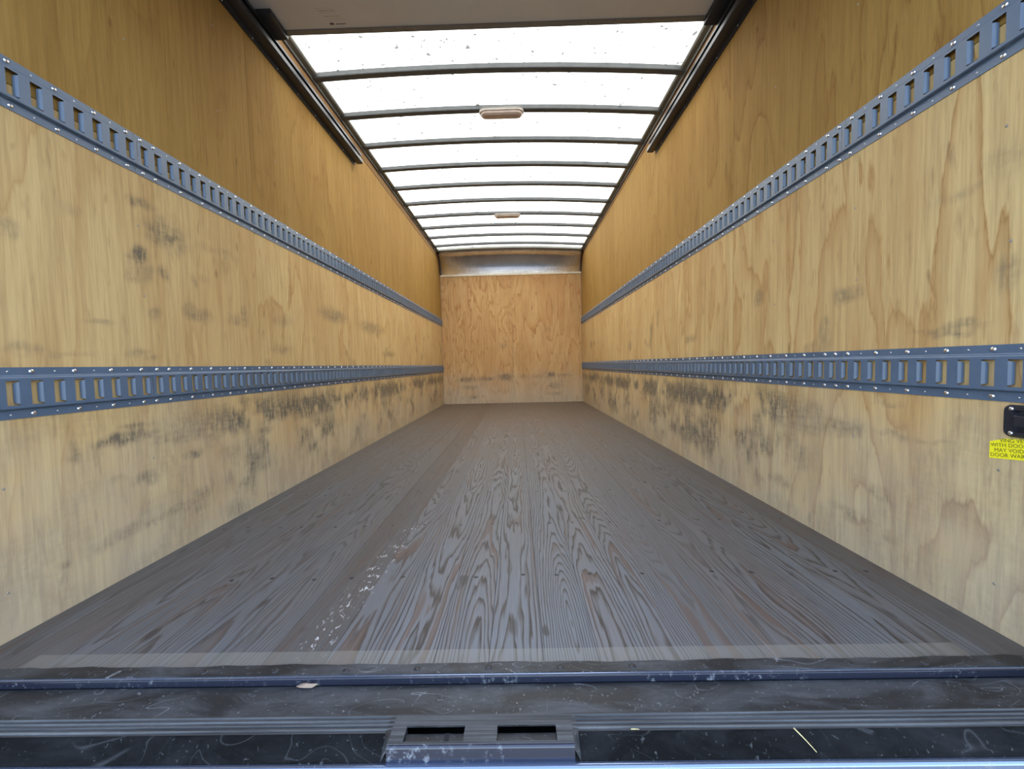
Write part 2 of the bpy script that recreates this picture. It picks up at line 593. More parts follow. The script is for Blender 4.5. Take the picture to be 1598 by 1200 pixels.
MARKS_L = [(1.454, 1.124, 0.081, 0.05, 0.55), (1.348, 1.018, 0.03, 0.025, 0.75), (1.361, 0.975, 0.043, 0.034, 0.35), (1.331, 1.193, 0.015, 0.017, 0.55), (1.38, 1.202, 0.033, 0.013, 0.45), (1.44, 0.982, 0.019, 0.027, 0.45), (1.572, 0.979, 0.013, 0.025, 0.3), (1.61, 0.849, 0.04, 0.025, 0.35), (1.313, 0.948, 0.017, 0.017, 0.35), (1.708, 1.13, 0.112, 0.016, 0.2), (1.021, 0.701, 0.055, 0.012, 0.3), (1.1, 0.692, 0.079, 0.008, 0.2), (1.318, 0.701, 0.036, 0.011, 0.35), (1.363, 0.681, 0.019, 0.008, 0.35), (1.192, 0.788, 0.04, 0.006, 0.35), (1.106, 0.426, 0.014, 0.032, 0.45), (1.204, 0.429, 0.05, 0.017, 0.85), (1.276, 0.428, 0.056, 0.019, 0.75), (1.333, 0.434, 0.037, 0.019, 0.6), (1.3, 0.461, 0.055, 0.014, 0.45), (1.459, 0.404, 0.112, 0.025, 0.4), (1.634, 0.42, 0.055, 0.034, 0.4), (1.512, 0.326, 0.045, 0.019, 0.5), (1.322, 0.293, 0.043, 0.025, 0.45), (1.815, 0.492, 0.03, 0.026, 0.55), (1.807, 0.133, 0.051, 0.026, 0.5), (1.535, 0.142, 0.043, 0.044, 0.4), (1.439, 0.139, 0.083, 0.021, 0.4), (1.276, 0.138, 0.087, 0.016, 0.4), (1.164, 0.132, 0.054, 0.015, 0.3), (1.058, 0.123, 0.015, 0.011, 0.5), (1.056, 0.089, 0.009, 0.02, 0.35), (1.95, 0.449, 0.06, 0.024, 0.65), (1.956, 0.342, 0.05, 0.015, 0.6), (1.215, 0.309, 0.068, 0.008, 0.2), (1.735, 0.285, 0.079, 0.05, 0.25), (1.756, 0.039, 0.081, 0.039, 0.3), (2.771, 0.995, 0.177, 0.039, 0.5), (3.488, 0.973, 0.25, 0.044, 0.45), (2.151, 0.894, 0.083, 0.028, 0.25), (1.802, 0.857, 0.05, 0.023, 0.3), (3.933, 0.76, 0.158, 0.025, 0.4), (2.137, 0.742, 0.083, 0.021, 0.3)]
MARKS_R = [(1.047, 0.698, 0.07, 0.007, 0.5), (1.039, 0.686, 0.045, 0.007, 0.55), (1.01, 0.707, 0.057, 0.006, 0.35), (1.565, 0.373, 0.142, 0.022, 0.35), (1.366, 0.397, 0.103, 0.027, 0.4), (1.191, 0.407, 0.061, 0.011, 0.4), (1.063, 0.407, 0.064, 0.008, 0.25), (0.974, 0.401, 0.054, 0.008, 0.2), (1.563, 0.257, 0.049, 0.037, 0.35), (1.659, 0.359, 0.047, 0.026, 0.3), (1.224, 0.217, 0.043, 0.023, 0.3), (1.321, 0.12, 0.076, 0.021, 0.35), (1.194, 0.106, 0.042, 0.019, 0.25), (1.696, 0.124, 0.067, 0.022, 0.35), (0.93, 1.054, 0.036, 0.035, 0.2), (1.019, 1.022, 0.058, 0.012, 0.22), (1.203, 0.49, 0.037, 0.01, 0.4), (1.32, 1.264, 0.012, 0.023, 0.3), (1.051, 1.129, 0.013, 0.031, 0.25), (1.225, 0.044, 0.026, 0.039, 0.15)]
MARKS_F = [(-0.75, 0.40, 0.16, 0.035, 0.55), (-0.45, 0.41, 0.14, 0.03, 0.55), (-0.12, 0.43, 0.12, 0.05, 0.6), (0.18, 0.43, 0.07, 0.03, 0.35), (0.40, 0.43, 0.09, 0.03, 0.35), (0.62, 0.44, 0.08, 0.05, 0.55), (0.85, 0.44, 0.12, 0.02, 0.45), (-0.70, 0.27, 0.12, 0.03, 0.35), (-0.66, 0.11, 0.06, 0.03, 0.45), (-0.50, 0.11, 0.03, 0.02, 0.4), (0.66, 0.14, 0.10, 0.03, 0.45), (-0.15, 0.95, 0.05, 0.04, 0.35), (0.6, 1.2, 0.05, 0.03, 0.25), (0.70, 0.28, 0.10, 0.06, 0.3)]


def smudge(side, u, v):
    s = np.zeros_like(u)
    marks = {'L': MARKS_L, 'R': MARKS_R, 'F': MARKS_F}[side]
    wu = u + (vnoise(u * 30, v * 30, 5) - 0.5) * 0.03
    wv = v + (vnoise(u * 26, v * 34, 6) - 0.5) * 0.02
    for (cu, cv, ru, rv, k) in marks:
        d = ((wu - cu) / (ru * 1.15)) ** 2 + ((wv - cv) / (rv * 1.15)) ** 2
        s = np.maximum(s, 1.15 * k * np.exp(-d ** 1.5) * (0.55 + 0.6 * vnoise(u * 40, v * 55, 9)))
    if side in 'LR':
        sd_ = 21 if side == 'L' else 47
        n1 = vnoise(u * 4.2, v * 7.0, sd_)
        n2 = vnoise(u * 13.0, v * 12.0, sd_ + 1)
        n3 = vnoise(u * 48.0, v * 11.0, sd_ + 2)
        n4 = vnoise(u * 26.0, v * 30.0, sd_ + 3)
        f = 0.36 * n1 + 0.30 * n2 + 0.20 * n3 + 0.14 * n4
        # loads rub along a belt under the lower track, more towards the front of the box
        top = np.exp(-((v - 0.425) / 0.085) ** 2)
        low = 0.78 * np.exp(-((v - 0.22) / 0.15) ** 2)
        along = sstep(1.1, 2.1, u) * (1 - 0.45 * sstep(5.9, 6.75, u))
        gain = 1.0 if side == 'R' else 0.95
        m = sstep(0.43, 0.68, f + 0.17 * top - 0.02) * np.maximum(top, low) * along * gain
        s = np.maximum(s, 1.0 * m)
        # light handling dirt higher up
        hi = sstep(0.70, 0.84, 0.5 * n2 + 0.5 * vnoise(u * 7, v * 9, sd_ + 5)) * 0.4 * np.exp(-((v - 0.85) / 0.25) ** 2)
        s = np.maximum(s, hi)
        s = np.maximum(s, 0.16 * sstep(0.35, 0.7, 0.5 * n1 + 0.5 * n2) * (v < 0.53))
    else:
        n2 = vnoise(u * 11.0, v * 13.0, 71)
        s = s * (0.35 + 1.0 * n2)
    s = np.where(v > 1.25, s * 0.3, s)
    return np.clip(s, 0, 1)


def ply_panel(side, u0, u1, z0, z1, parent, seed, mat, step=0.011, figure=0.9, rings=11.0):
    """One sheet of plywood: a finely divided face (dirt is stored on it) with returned edges 18 mm deep."""
    g = 0.0008
    u0, u1 = u0 + g, u1 - g
    nu = max(2, int((u1 - u0) / step) + 1)
    nv = max(2, int((z1 - z0) / step) + 1)
    us = np.linspace(u0, u1, nu)
    vs = np.linspace(z0, z1, nv)
    U, V = np.meshgrid(us, vs, indexing='ij')
    n = nu * nv

    def place(u, v, d):
        if side == 'L':
            return np.stack([np.full_like(u, -W - d), u, v], -1)
        if side == 'R':
            return np.stack([np.full_like(u, W + d), u, v], -1)
        return np.stack([u, np.full_like(u, YB + d), v], -1)
    # edges eased by 1 mm so that the butt joints read as fine grooves
    D = np.zeros_like(U)
    D[0, :] = D[-1, :] = 0.0025
    co = place(U, V, D).reshape(-1, 3)
    idx = np.arange(n).reshape(nu, nv)
    quads = np.stack([idx[:-1, :-1], idx[1:, :-1], idx[1:, 1:], idx[:-1, 1:]], -1).reshape(-1, 4)
    if side in 'LF':
        pass
    else:
        quads = quads[:, ::-1]
    if side == 'F':
        pass
    corners_u = np.array([u0, u1, u1, u0])
    corners_v = np.array([z0, z0, z1, z1])
    back = place(corners_u, corners_v, np.full(4, 0.018))
    verts = np.concatenate([co, back])
    b = [n, n + 1, n + 2, n + 3]
    faces = quads.tolist()
    faces.append([b[3], b[2], b[1], b[0]])
    c = [int(idx[0, 0]), int(idx[-1, 0]), int(idx[-1, -1]), int(idx[0, -1])]
    e01 = idx[:, 0].tolist()
    e12 = idx[-1, :].tolist()
    e23 = idx[::-1, -1].tolist()
    e30 = idx[0, ::-1].tolist()
    for e, (p, q) in zip((e01, e12, e23, e30), ((0, 1), (1, 2), (2, 3), (3, 0))):
        faces.append(e[::-1] + [b[p], b[q]] if False else [b[p]] + [b[q]] + e[::-1])
    o = mesh_obj('plywood_panel', verts.tolist(), faces, mat, parent)
    at = o.data.attributes.new('smudge', 'FLOAT', 'POINT')
    sm = smudge(side, U, V).reshape(-1)
    at.data.foreach_set('value', np.concatenate([sm, np.zeros(4)]).astype(np.float32))
    o['seed'] = float(seed)
    o['figure'] = float(figure)
    o['rings'] = float(rings)
    return o


# ------------------------------------------------------------------ shared small meshes
def dome_mesh(name, r, h, mat, seg=10):
    bm = bmesh.new()
    rings = [(1.0, 0.0), (0.92, 0.45), (0.62, 0.85), (0.22, 1.0)]
    prev = None
    for k, hh in rings:
        cur = [bm.verts.new((r * k * math.cos(2 * math.pi * i / seg), r * k * math.sin(2 * math.pi * i / seg), h * hh)) for i in range(seg)]
        if prev:
            for i in range(seg):
                bm.faces.new((prev[i], prev[(i + 1) % seg], cur[(i + 1) % seg], cur[i]))
        prev = cur
    bm.faces.new(prev)
    me = bpy.data.meshes.new(name)
    bm.to_mesh(me)
    bm.free()
    me.materials.append(mat)
    for p in me.polygons:
        p.use_smooth = True
    return me


SCREW = dome_mesh('screw', 0.0062, 0.0036, M['zinc'])
SMALL_RIVET = dome_mesh('rivet', 0.0024, 0.0012, M['zinc'], 8)
M['screw_tan'] = simple('dull_screw', (0.30, 0.27, 0.22), 0.5, 0.3)
WALL_SCREW = dome_mesh('wall_screw', 0.0036, 0.0010, M['screw_tan'], 8)
FLOOR_SCREW = dome_mesh('floor_screw', 0.0070, 0.0008, M['dark_screw'], 8)
STRIP_SCREW = dome_mesh('strip_screw', 0.0072, 0.0022, M['dark_screw'], 10)
ROT_L = (0, math.radians(90), 0)
ROT_R = (0, math.radians(-90), 0)

# ------------------------------------------------------------------ setting: side walls
ZWALL = 2.352
SEAMS_L = [Y0, 1.96, 3.18, 4.40, 5.62, YB]
SEAMS_R = [Y0, 2.065, 3.285, 4.505, 5.725, YB]
SEED_L = [1.3, 2.9, 4.1, 5.6, 7.2]
SEED_R = [11.4, 12.7, 14.2, 15.9, 17.1]
FIG = {'L': [0.45, 0.7, 0.6, 0.5, 0.5], 'R': [1.0, 0.75, 0.5, 0.45, 0.45]}
RNG = {'L': [6.0, 8.0, 8.0, 8.0, 8.0], 'R': [9.5, 8.0, 7.0, 7.0, 7.0]}
wall_left = struct(box_obj('wall_left', -W - 0.045, -W - 0.0185, Y0, YB + 0.05, -0.05, 2.50, M['skin']))
wall_right = struct(box_obj('wall_right', W + 0.0185, W + 0.045, Y0, YB + 0.05, -0.05, 2.50, M['skin']))
for side, wall, seams, seeds in (('L', wall_left, SEAMS_L, SEED_L), ('R', wall_right, SEAMS_R, SEED_R)):
    for i in range(5):
        # two sheets above each other; the joint lies behind the upper cargo track, the upper ones are of darker amber veneer
        ply_panel(side, seams[i], seams[i + 1], -0.02, 1.349, wall, seeds[i], M['ply'], 0.007 if i == 0 else 0.012, FIG[side][i], RNG[side][i])
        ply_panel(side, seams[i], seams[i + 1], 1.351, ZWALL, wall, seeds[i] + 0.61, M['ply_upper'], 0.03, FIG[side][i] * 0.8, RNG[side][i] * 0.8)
    # narrow plywood strip between the sheets and the roof rail
    o = box_obj('plywood_strip', -W - 0.018 if side == 'L' else W, -W if side == 'L' else W + 0.018, Y0, YB, ZWALL + 0.006, 2.44, M['ply_strip'], wall)
    o['seed'] = 3.3
    o['figure'] = 0.5
    o['rings'] = 5.0
    sx = -1 if side == 'L' else 1
    for k in range(15):
        yy = 1.347 - STUD + STUD * k if side == 'L' else 1.329 - STUD + STUD * k
        for zz in (0.112, 0.366, 0.871, 1.112, 1.72, 2.08):
            if yy < YB - 0.05 and yy > Y0 + 0.1:
                share('wall_screw', WALL_SCREW, (sx * W, yy + rng.uniform(-.008, .008), zz + rng.uniform(-.02, .02)), wall, ROT_L if side == 'L' else ROT_R)

# front wall (the far end)
wall_front = struct(box_obj('wall_front', -W - 0.045, W + 0.045, YB + 0.019, YB + 0.05, -0.05, 2.50, M['skin']))
ply_panel('F', -W, 0.012, -0.02, 2.112, wall_front, 21.7, M['ply_front'], 0.011, 1.0, 17.0)
ply_panel('F', 0.012, W, -0.02, 2.112, wall_front, 24.2, M['ply_front'], 0.011, 0.85, 11.0)

# rear door frame around the opening (behind the picture's edge): header and two posts
bm = bmesh.new()
add_box(bm, -W - 0.045, W + 0.045, 0.62, Y0, 2.06, 2.50)
add_box(bm, -W - 0.045, -W + 0.035, 0.62, Y0, -0.10, 2.06)
add_box(bm, W - 0.035, W + 0.045, 0.62, Y0, -0.10, 2.06)
struct(bm_obj('trim_3', bm, M['black_steel']), 'black steel frame of the rear door opening')

# ------------------------------------------------------------------ setting: floor boards
floor = struct(box_obj('floor', -W - 0.018, W + 0.018, YR, YB + 0.02, -0.07, -0.032, M['void']))
EDGES = [-W, -1.078, -0.960, -0.842, -0.724, -0.606, -0.488, -0.352, -0.234, -0.116, 0.002, 0.120, 0.238, 0.356, 0.475, 0.592, 0.708, 0.826, 0.944, 1.062, W]
BOARD = {6: (0.82, 0.15), 7: (1.02, 0.8), 8: (1.10, 1.0), 9: (1.08, 1.0), 10: (1.10, 1.0), 11: (1.06, 1.0), 12: (1.08, 1.0), 13: (1.05, 0.95), 14: (1.08, 0.35), 15: (1.04, 0.55), 16: (0.98, 0.75), 17: (0.95, 0.85), 18: (0.93, 0.7), 19: (0.85, 0.12)}
for i in range(20):
    a, b = EDGES[i] + 0.0002, EDGES[i + 1] - 0.0002
    top = rng.uniform(-0.0007, 0.0)
    c = 0.0006
    prof = [(a, -0.032), (a, top - c), (a + c, top), (b - c, top), (b, top - c), (b, -0.032)]
    verts = [(x, YR + 0.0, z) for x, z in prof] + [(x, YB, z) for x, z in prof]
    faces = [(j, j + 1, j + 7, j + 6) for j in range(5)] + [(5, 0, 6, 11), (5, 4, 3, 2, 1, 0), (6, 7, 8, 9, 10, 11)]
    faces = [tuple(reversed(f)) for f in faces]
    o = mesh_obj('floor_board', verts, faces, M['floor'], floor)
    o['seed'] = 2.37 * i + 1.1
    tn, ct = BOARD.get(i, (0.90 + 0.10 * rng.random(), 0.25 + 0.4 * rng.random()))
    o['tone'] = tn
    o['warm'] = 0.9 if i in (6, 19) else rng.uniform(0.05, 0.6)
    o['centre'] = 0.5 * (a + b) + rng.uniform(-0.03, 0.03)
    o['contrast'] = ct
    k = 0
    yy = 1.2
    while yy < 6.7:
        if rng.random() < 0.85:
            share('floor_screw', FLOOR_SCREW, (0.5 * (a + b) + rng.uniform(-.022, .022), yy + rng.uniform(-.008, .008), 0.0), floor)
        yy += STUD

# ------------------------------------------------------------------ setting: translucent roof with its bows


def roof_z(x, base=0.0):
    t = (x + W) / (2 * W)
    return ROOF_L * (1 - t) + ROOF_R * t + base + 0.038 * (1 - (x / W) ** 2)


NX = 24
XS = [-W - 0.03 + (2 * W + 0.06) * i / NX for i in range(NX + 1)]
rv, rf = [], []
YS = [0.70, 2.2, 4.3, 6.47]
for yy in YS:
    for xx in XS:
        rv.append((xx, yy, roof_z(xx, 0.010)))
for i in range(len(YS) - 1):
    for j in range(NX):
        a = i * (NX + 1) + j
        rf.append((a, a + 1, a + NX + 2, a + NX + 1))
ceiling = struct(mesh_obj('ceiling', rv, rf, M['roof'], None, True))

# bow: inverted hat section, 48 mm wide and 30 mm deep, bent to the roof's camber
BOW = [(0.0, 0.010), (0.0, -0.016), (0.003, -0.020), (0.045, -0.020), (0.048, -0.016), (0.048, 0.010)]
for i in range(10):
    yb = 2.592 + 0.4035 * i

    def mk(xx):
        return lambda a, b: (xx, yb + a, roof_z(xx, b))
    sweep('roof_bow', BOW, [mk(-W + 2 * W * j / 28) for j in range(29)], M['bow'], ceiling)

# roof rails along both sides, and the flange at the front end of the roof
for k, (sx, zr) in enumerate(((-1, ROOF_L), (1, ROOF_R))):
    prof = [(0.0, -0.022), (0.010, -0.030), (0.010, -0.012), (0.036, -0.010), (0.042, -0.002), (0.042, 0.006), (0.0, 0.020)]

    def fn(yv, sx=sx, zr=zr):
        return lambda a, b: (sx * (W - a), yv, zr + b)
    struct(sweep('trim_%d' % (k + 1), prof, [fn(Y0), fn(6.50)], M['rail'], None, True, False, True),
           'grey metal roof rail along the top of the %s plywood wall' % ('left' if sx < 0 else 'right'))
    # dark gap strip under the rail
    box_obj('gap_strip', min(sx * W, sx * (W - 0.004)), max(sx * W, sx * (W - 0.004)), Y0, 6.5, zr - 0.034, zr - 0.022, M['maroon'], bpy.data.objects['trim_%d' % (k + 1)])

# front cove: embossed metal sheet curving from the front wall up to the roof, with flange, cream sill and end brackets
cove = empty('metal_cove', (0, YB, 2.11))
tag(cove, 'shiny embossed metal panel curving over the top of the far plywood wall', 'panel')


def cpt(t, x):
    th = t * math.pi / 2
    return (x, 6.475 + 0.302 * math.cos(th), 2.12 - 0 + (roof_z(x) - 2.12 - 0.012) * math.sin(th))


NT_, NXC = 14, 12
cv, cf = [], []
for i in range(NT_ + 1):
    for j in range(NXC + 1):
        cv.append(cpt(i / NT_, -W + 2 * W * j / NXC))
for i in range(NT_):
    for j in range(NXC):
        a = i * (NXC + 1) + j
        cf.append((a, a + 1, a + NXC + 2, a + NXC + 1))


def local(o, root):
    o.parent = root
    o.matrix_parent_inverse = Matrix.Translation(-root.location)
    return o


local(mesh_obj('curved_sheet', cv, [tuple(reversed(f)) for f in cf], M['cove'], None, True), cove)
local(box_obj('cream_edge_trim', -W + 0.002, W - 0.002, YB - 0.010, YB - 0.0005, 2.100, 2.128, M['cream'], None, 0.002), cove)
vv, ff = [], []
for j in range(NXC + 1):
    x = -W + 0.002 + (2 * W - 0.004) * j / NXC
    vv += [(x, 6.452, roof_z(x, 0.008)), (x, 6.448, roof_z(x, -0.020)), (x, 6.49, roof_z(x, -0.024)), (x, 6.49, roof_z(x, 0.008))]
for j in range(NXC):
    for q in range(4):
        a, b = j * 4 + q, j * 4 + (q + 1) % 4
        ff.append((a, b, b + 4, a + 4))
local(mesh_obj('roof_flange', vv, ff, M['rail'], None), cove)
for sx in (-1, 1):
    # end bracket: dark wedge-shaped plate closing the cove at the side wall
    pts = [(6.47, 2.405), (YB - 0.003, 2.405), (YB - 0.003, 2.13), (6.745, 2.13), (6.62, 2.36)]
    t = 0.016
    vs_ = [(sx * (W - 0.001), y, z) for y, z in pts] + [(sx * (W - t), y, z) for y, z in pts]
    n = len(pts)
    fs_ = [tuple(range(n)), tuple(range(2 * n - 1, n - 1, -1))] + [(i, (i + 1) % n, n + (i + 1) % n, n + i) for i in range(n)]
    local(mesh_obj('end_bracket', vs_, fs_, M['maroon'], None), cove)

# ------------------------------------------------------------------ open overhead door, its tracks
DZ = 2.33
door = struct(empty('door_1', (0.0, 1.5, DZ)), 'white roll-up door raised flat under the roof')
yy = 2.115
for i in range(4):
    y1 = yy - 0.43
    bm = bmesh.new()
    add_box(bm, -1.149, 1.149, y1 + 0.004, yy, DZ, DZ + 0.022, 0.003)
    local(bm_obj('door_panel', bm, M['door']), door)
    yy = y1
# a shallow pressed line near the free edge and the bottom channel
prof = [(2.112, DZ - 0.002), (2.112, DZ - 0.006), (2.141, DZ - 0.006), (2.145, DZ), (2.141, DZ + 0.024), (2.112, DZ + 0.024)]
local(sweep('bottom_channel', prof, [(lambda a, b: (-1.074, a, b)), (lambda a, b: (1.087, a, b))], M['seal'], None, True, False, True), door)
for xx in (-0.62, -0.12, 0.47):
    local(share('channel_screw', STRIP_SCREW, (xx, 2.128, DZ - 0.006), None, (math.pi, 0, 0), (0.5, 0.5, 0.5)), door)


def flat_mark(name, x0, x1, y0, y1, mat, skew=0.0, parent=door):
    z = DZ - 0.0006
    o = mesh_obj(name, [(x0, y0, z), (x1, y0, z), (x1 + skew, y1, z), (x0 + skew, y1, z)], [(0, 1, 2, 3)], mat)
    return local(o, parent)


# faded printing stamped on the door: rows of fine print and a small emblem with a word bar
for k, (x0, x1, yv, m) in enumerate([(-0.838, -0.752, 1.995, 'ink_faint'), (-0.832, -0.748, 2.008, 'ink'), (-0.826, -0.744, 2.018, 'ink_faint'), (-0.815, -0.738, 2.040, 'ink'), (-0.808, -0.728, 2.053, 'ink_faint'), (-0.800, -0.722, 2.064, 'ink_faint')]):
    xx = x0
    r2 = random.Random(k)
    while xx < x1:
        wd = r2.uniform(0.006, 0.016)
        flat_mark('printed_line', xx, min(xx + wd, x1), yv, yv + 0.0022, M[m])
        xx += wd + 0.003
flat_mark('printed_emblem', -0.806, -0.786, 2.078, 2.091, M['ink'])
flat_mark('printed_word', -0.778, -0.728, 2.084, 2.089, M['ink'])

ROLL_MAT = M['plastic']
for sx, zb, yend, lab in ((-1, 2.232, 3.27, 'left'), (1, 2.212, 3.19, 'right')):
    tr = empty('door_track', (sx * W, 2.0, zb))
    tag(tr, 'black steel door track bolted high on the %s plywood wall' % lab, 'door track')
    # C section open to the inside, on a steel angle
    prof = [(0.014, 0.000), (0.052, 0.000), (0.060, 0.006), (0.060, 0.028), (0.056, 0.028), (0.056, 0.008), (0.018, 0.005), (0.018, 0.066), (0.050, 0.066), (0.050, 0.058), (0.054, 0.058), (0.054, 0.072), (0.014, 0.072)]

    def fn(yv, sx=sx, zb=zb):
        return lambda a, b: (sx * (W - a), yv, zb + b)
    local(sweep('channel', prof, [fn(0.9), fn(yend)], M['black_steel'], None, True, False, True), tr)
    prof2 = [(0.0, -0.022), (0.006, -0.022), (0.006, -0.004), (0.014, -0.002), (0.014, 0.070), (0.0, 0.070)]
    local(sweep('mounting_angle', prof2, [fn(0.9), fn(yend - 0.03)], M['black_steel'], None, True, False, True), tr)
    yy = 1.2
    while yy < yend - 0.05:
        local(share('track_bolt', SMALL_RIVET, (sx * (W - 0.006), yy, zb - 0.013), None, ROT_L if sx < 0 else ROT_R, (1.6, 1.6, 1.6)), tr)
        yy += STUD / 2
    # roller bracket on the door's free corner
    xa, xb = (-1.128, -1.042) if sx < 0 else (1.045, 1.130)
    br = local(box_obj('roller_bracket', xa, xb, 1.985, 2.138, DZ - 0.030, DZ - 0.0005, M['black_steel'], None, 0.004), door)
    xi = xb - 0.03 if sx < 0 else xa + 0.03
    c2 = box_obj('bracket_plate', xi - 0.018, xi + 0.018, 2.0, 2.125, DZ - 0.036, DZ - 0.0295, M['plastic'], None, 0.003)
    c2.parent = br
    c2.matrix_parent_inverse = Matrix.Translation(-door.location)
    for q in range(3):
        b3 = share('bracket_bolt', SCREW, (xi + 0.004 * sx, 2.02 + 0.042 * q, DZ - 0.0358), None, (math.pi, 0, 0), (0.8, 0.8, 0.8))
        b3.parent = br
        b3.matrix_parent_inverse = Matrix.Translation(-door.location)
    bm = bmesh.new()
    bmesh.ops.create_cone(bm, cap_ends=True, segments=20, radius1=0.022, radius2=0.022, depth=0.022,
                          matrix=Matrix.Translation((sx * (W - 0.036), 2.10, zb + 0.034)) @ Matrix.Rotation(math.pi / 2, 4, 'Y'))
    rl = bm_obj('roller', bm, M['plastic'])
    rl.parent = br
    rl.matrix_parent_inverse = Matrix.Translation(-door.location)

# ------------------------------------------------------------------ slotted cargo tracks
TH = 0.1265
ROWS = [(0.0, 0.0), (0.0, 0.0022), (0.0195, 0.0022), (0.0215, 0.003), (0.0245, 0.0115), (0.0265, 0.0128), (0.0333, 0.0128), (0.0933, 0.0128), (0.1000, 0.0128), (0.1020, 0.0115), (0.1050, 0.003), (0.1070, 0.0022), (TH, 0.0022), (TH, 0.0)]
SLOT_ROW = 6
SLOT_W, PITCH_S = 0.0260, 0.0508


def track_section(sx, zb, ya, yb, slots, parent):
    verts, faces = [], []

    def P(y, z, d):
        verts.append((sx * (W - d), y, zb + z))
        return len(verts) - 1
    cuts = [ya]
    isslot = []
    for s in slots:
        if s > ya + 0.004 and s + SLOT_W < yb - 0.004:
            cuts += [s, s + SLOT_W]
            isslot += [False, True]
    cuts.append(yb)
    isslot.append(False)
    cols = [[P(y, z, d) for z, d in ROWS] for y in cuts]
    for i in range(len(cuts) - 1):
        for j in range(len(ROWS) - 1):
            if isslot[i] and j == SLOT_ROW:
                continue
            faces.append((cols[i][j], cols[i][j + 1], cols[i + 1][j + 1], cols[i + 1][j]))
        if isslot[i]:
            z0, z1 = ROWS[SLOT_ROW][0], ROWS[SLOT_ROW + 1][0]
            # tabs pressed inwards: a rolled ramp on the far side of the slot, a short one on the near side
            for yv, pts in ((cuts[i + 1], ((0.0, 0.0128, 0.0030), (-0.0016, 0.0115, 0.0034), (-0.0040, 0.0080, 0.0042), (-0.0060, 0.0040, 0.0070))),
                            (cuts[i], ((0.0, 0.0128, 0.0030), (0.0010, 0.0100, 0.0040), (0.0012, 0.0050, 0.0060)))):
                prev = None
                for dy, d, m in pts:
                    cur = (P(yv + dy, z0 + m, d), P(yv + dy, z1 - m, d))
                    if prev:
                        faces.append((prev[0], prev[1], cur[1], cur[0]))
                    prev = cur
    o = mesh_obj('slotted_rail', verts, faces, M['track'])
    return local(o, parent)


JOINT = 1.357
for sx, zb, first, lab in ((-1, 0.5288, 0.9582, 'lower slotted blue-grey cargo track on the left plywood wall'),
                           (1, 0.5259, 0.9003 - 0.0240, 'lower slotted blue-grey cargo track on the right plywood wall'),
                           (-1, 1.2872, 0.9582 - 0.002, 'upper slotted blue-grey cargo track on the left plywood wall'),
                           (1, 1.2705, 0.9003 - 0.0240, 'upper slotted blue-grey cargo track on the right plywood wall')):
    root = empty('cargo_track', (sx * W, Y0 + 0.02, zb))
    tag(root, lab, 'cargo track', 'slotted cargo tracks')
    slots = [first + PITCH_S * n for n in range(-6, 130)]
    # the joint between two lengths falls between two slots
    jn = min(slots, key=lambda s: abs(s - PITCH_S / 2 + SLOT_W / 2 - JOINT))
    j1 = jn - (PITCH_S - SLOT_W) / 2
    j2 = j1 + PITCH_S * 60
    for ya, yb in ((Y0 + 0.02, j1 - 0.0006), (j1 + 0.0006, j2 - 0.0006), (j2 + 0.0006, YB - 0.003)):
        track_section(sx, zb, ya, yb, slots, root)
    near = min(range(len(slots)), key=lambda n: abs(slots[n] - jn))
    for n, s in enumerate(slots):
        yc = s + SLOT_W / 2
        if yc < Y0 + 0.03 or yc > YB - 0.02:
            continue
        rel = (n - near) % 60
        is_screw = (n - near) % 2 == 1 or rel == 0
        for zz in (0.0105, TH - 0.0105):
            rot = ROT_L if sx < 0 else ROT_R
            if is_screw:
                local(share('screw', SCREW, (sx * (W - 0.0021), yc + 0.004 * rng.uniform(-1, 1), zb + zz), None, rot), root)
            elif yc < 2.6:
                local(share('rivet', SMALL_RIVET, (sx * (W - 0.0021), yc, zb + zz), None, rot), root)

# ------------------------------------------------------------------ rear sill
# threshold strip screwed over the ends of the boards
strip = empty('threshold_strip', (0, 0.82, 0))
tag(strip, 'dark steel strip with screws across the rear edge of the floorboards', 'threshold')
vs_, fs_ = [], []
NS = 120
for i in range(NS + 1):
    x = -W - 0.01 + (2 * W + 0.02) * i / NS
    wv = 0.0016 * math.sin(x * 13.0 + 0.7) + 0.0012 * math.sin(x * 42.0) + 0.0007 * math.sin(x * 88 + 1)
    vs_ += [(x, 0.8385 + wv, 0.0002), (x, 0.8375 + wv, 0.0030), (x, 0.808, 0.0034), (x, 0.806, -0.030)]
for i in range(NS):
    for q in range(3):
        a = i * 4 + q
        fs_.append((a, a + 1, a + 5, a + 4))
local(mesh_obj('strip_plate', vs_, fs_, M['sill']), strip)
xx = -1.041
while xx < 1.15:
    local(share('strip_screw', STRIP_SCREW, (xx, 0.8205 + rng.uniform(-.0015, .0015), 0.0030), None, (0, 0, rng.random()), (1, 1, 1)), strip)
    xx += 0.1492

sill = empty('rear_sill', (0, 0.72, -0.1))
tag(sill, 'black steel rear sill with rubbed grooves and two latch slots', 'sill')
XE = W + 0.05


def strip_x(name, prof, mat, x0=-XE, x1=XE, smooth=False, nseg=1):
    path = []
    for i in range(nseg + 1):
        xv = x0 + (x1 - x0) * i / nseg
        path.append((lambda xv: (lambda a, b: (xv, a, b)))(xv))
    return local(sweep(name, prof, path, mat, None, False, smooth), sill)


def arc(cy_, cz_, r, a0, a1, n):
    return [(cy_ + r * math.cos(math.radians(a0 + (a1 - a0) * i / n)), cz_ + r * math.sin(math.radians(a0 + (a1 - a0) * i / n))) for i in range(n + 1)]


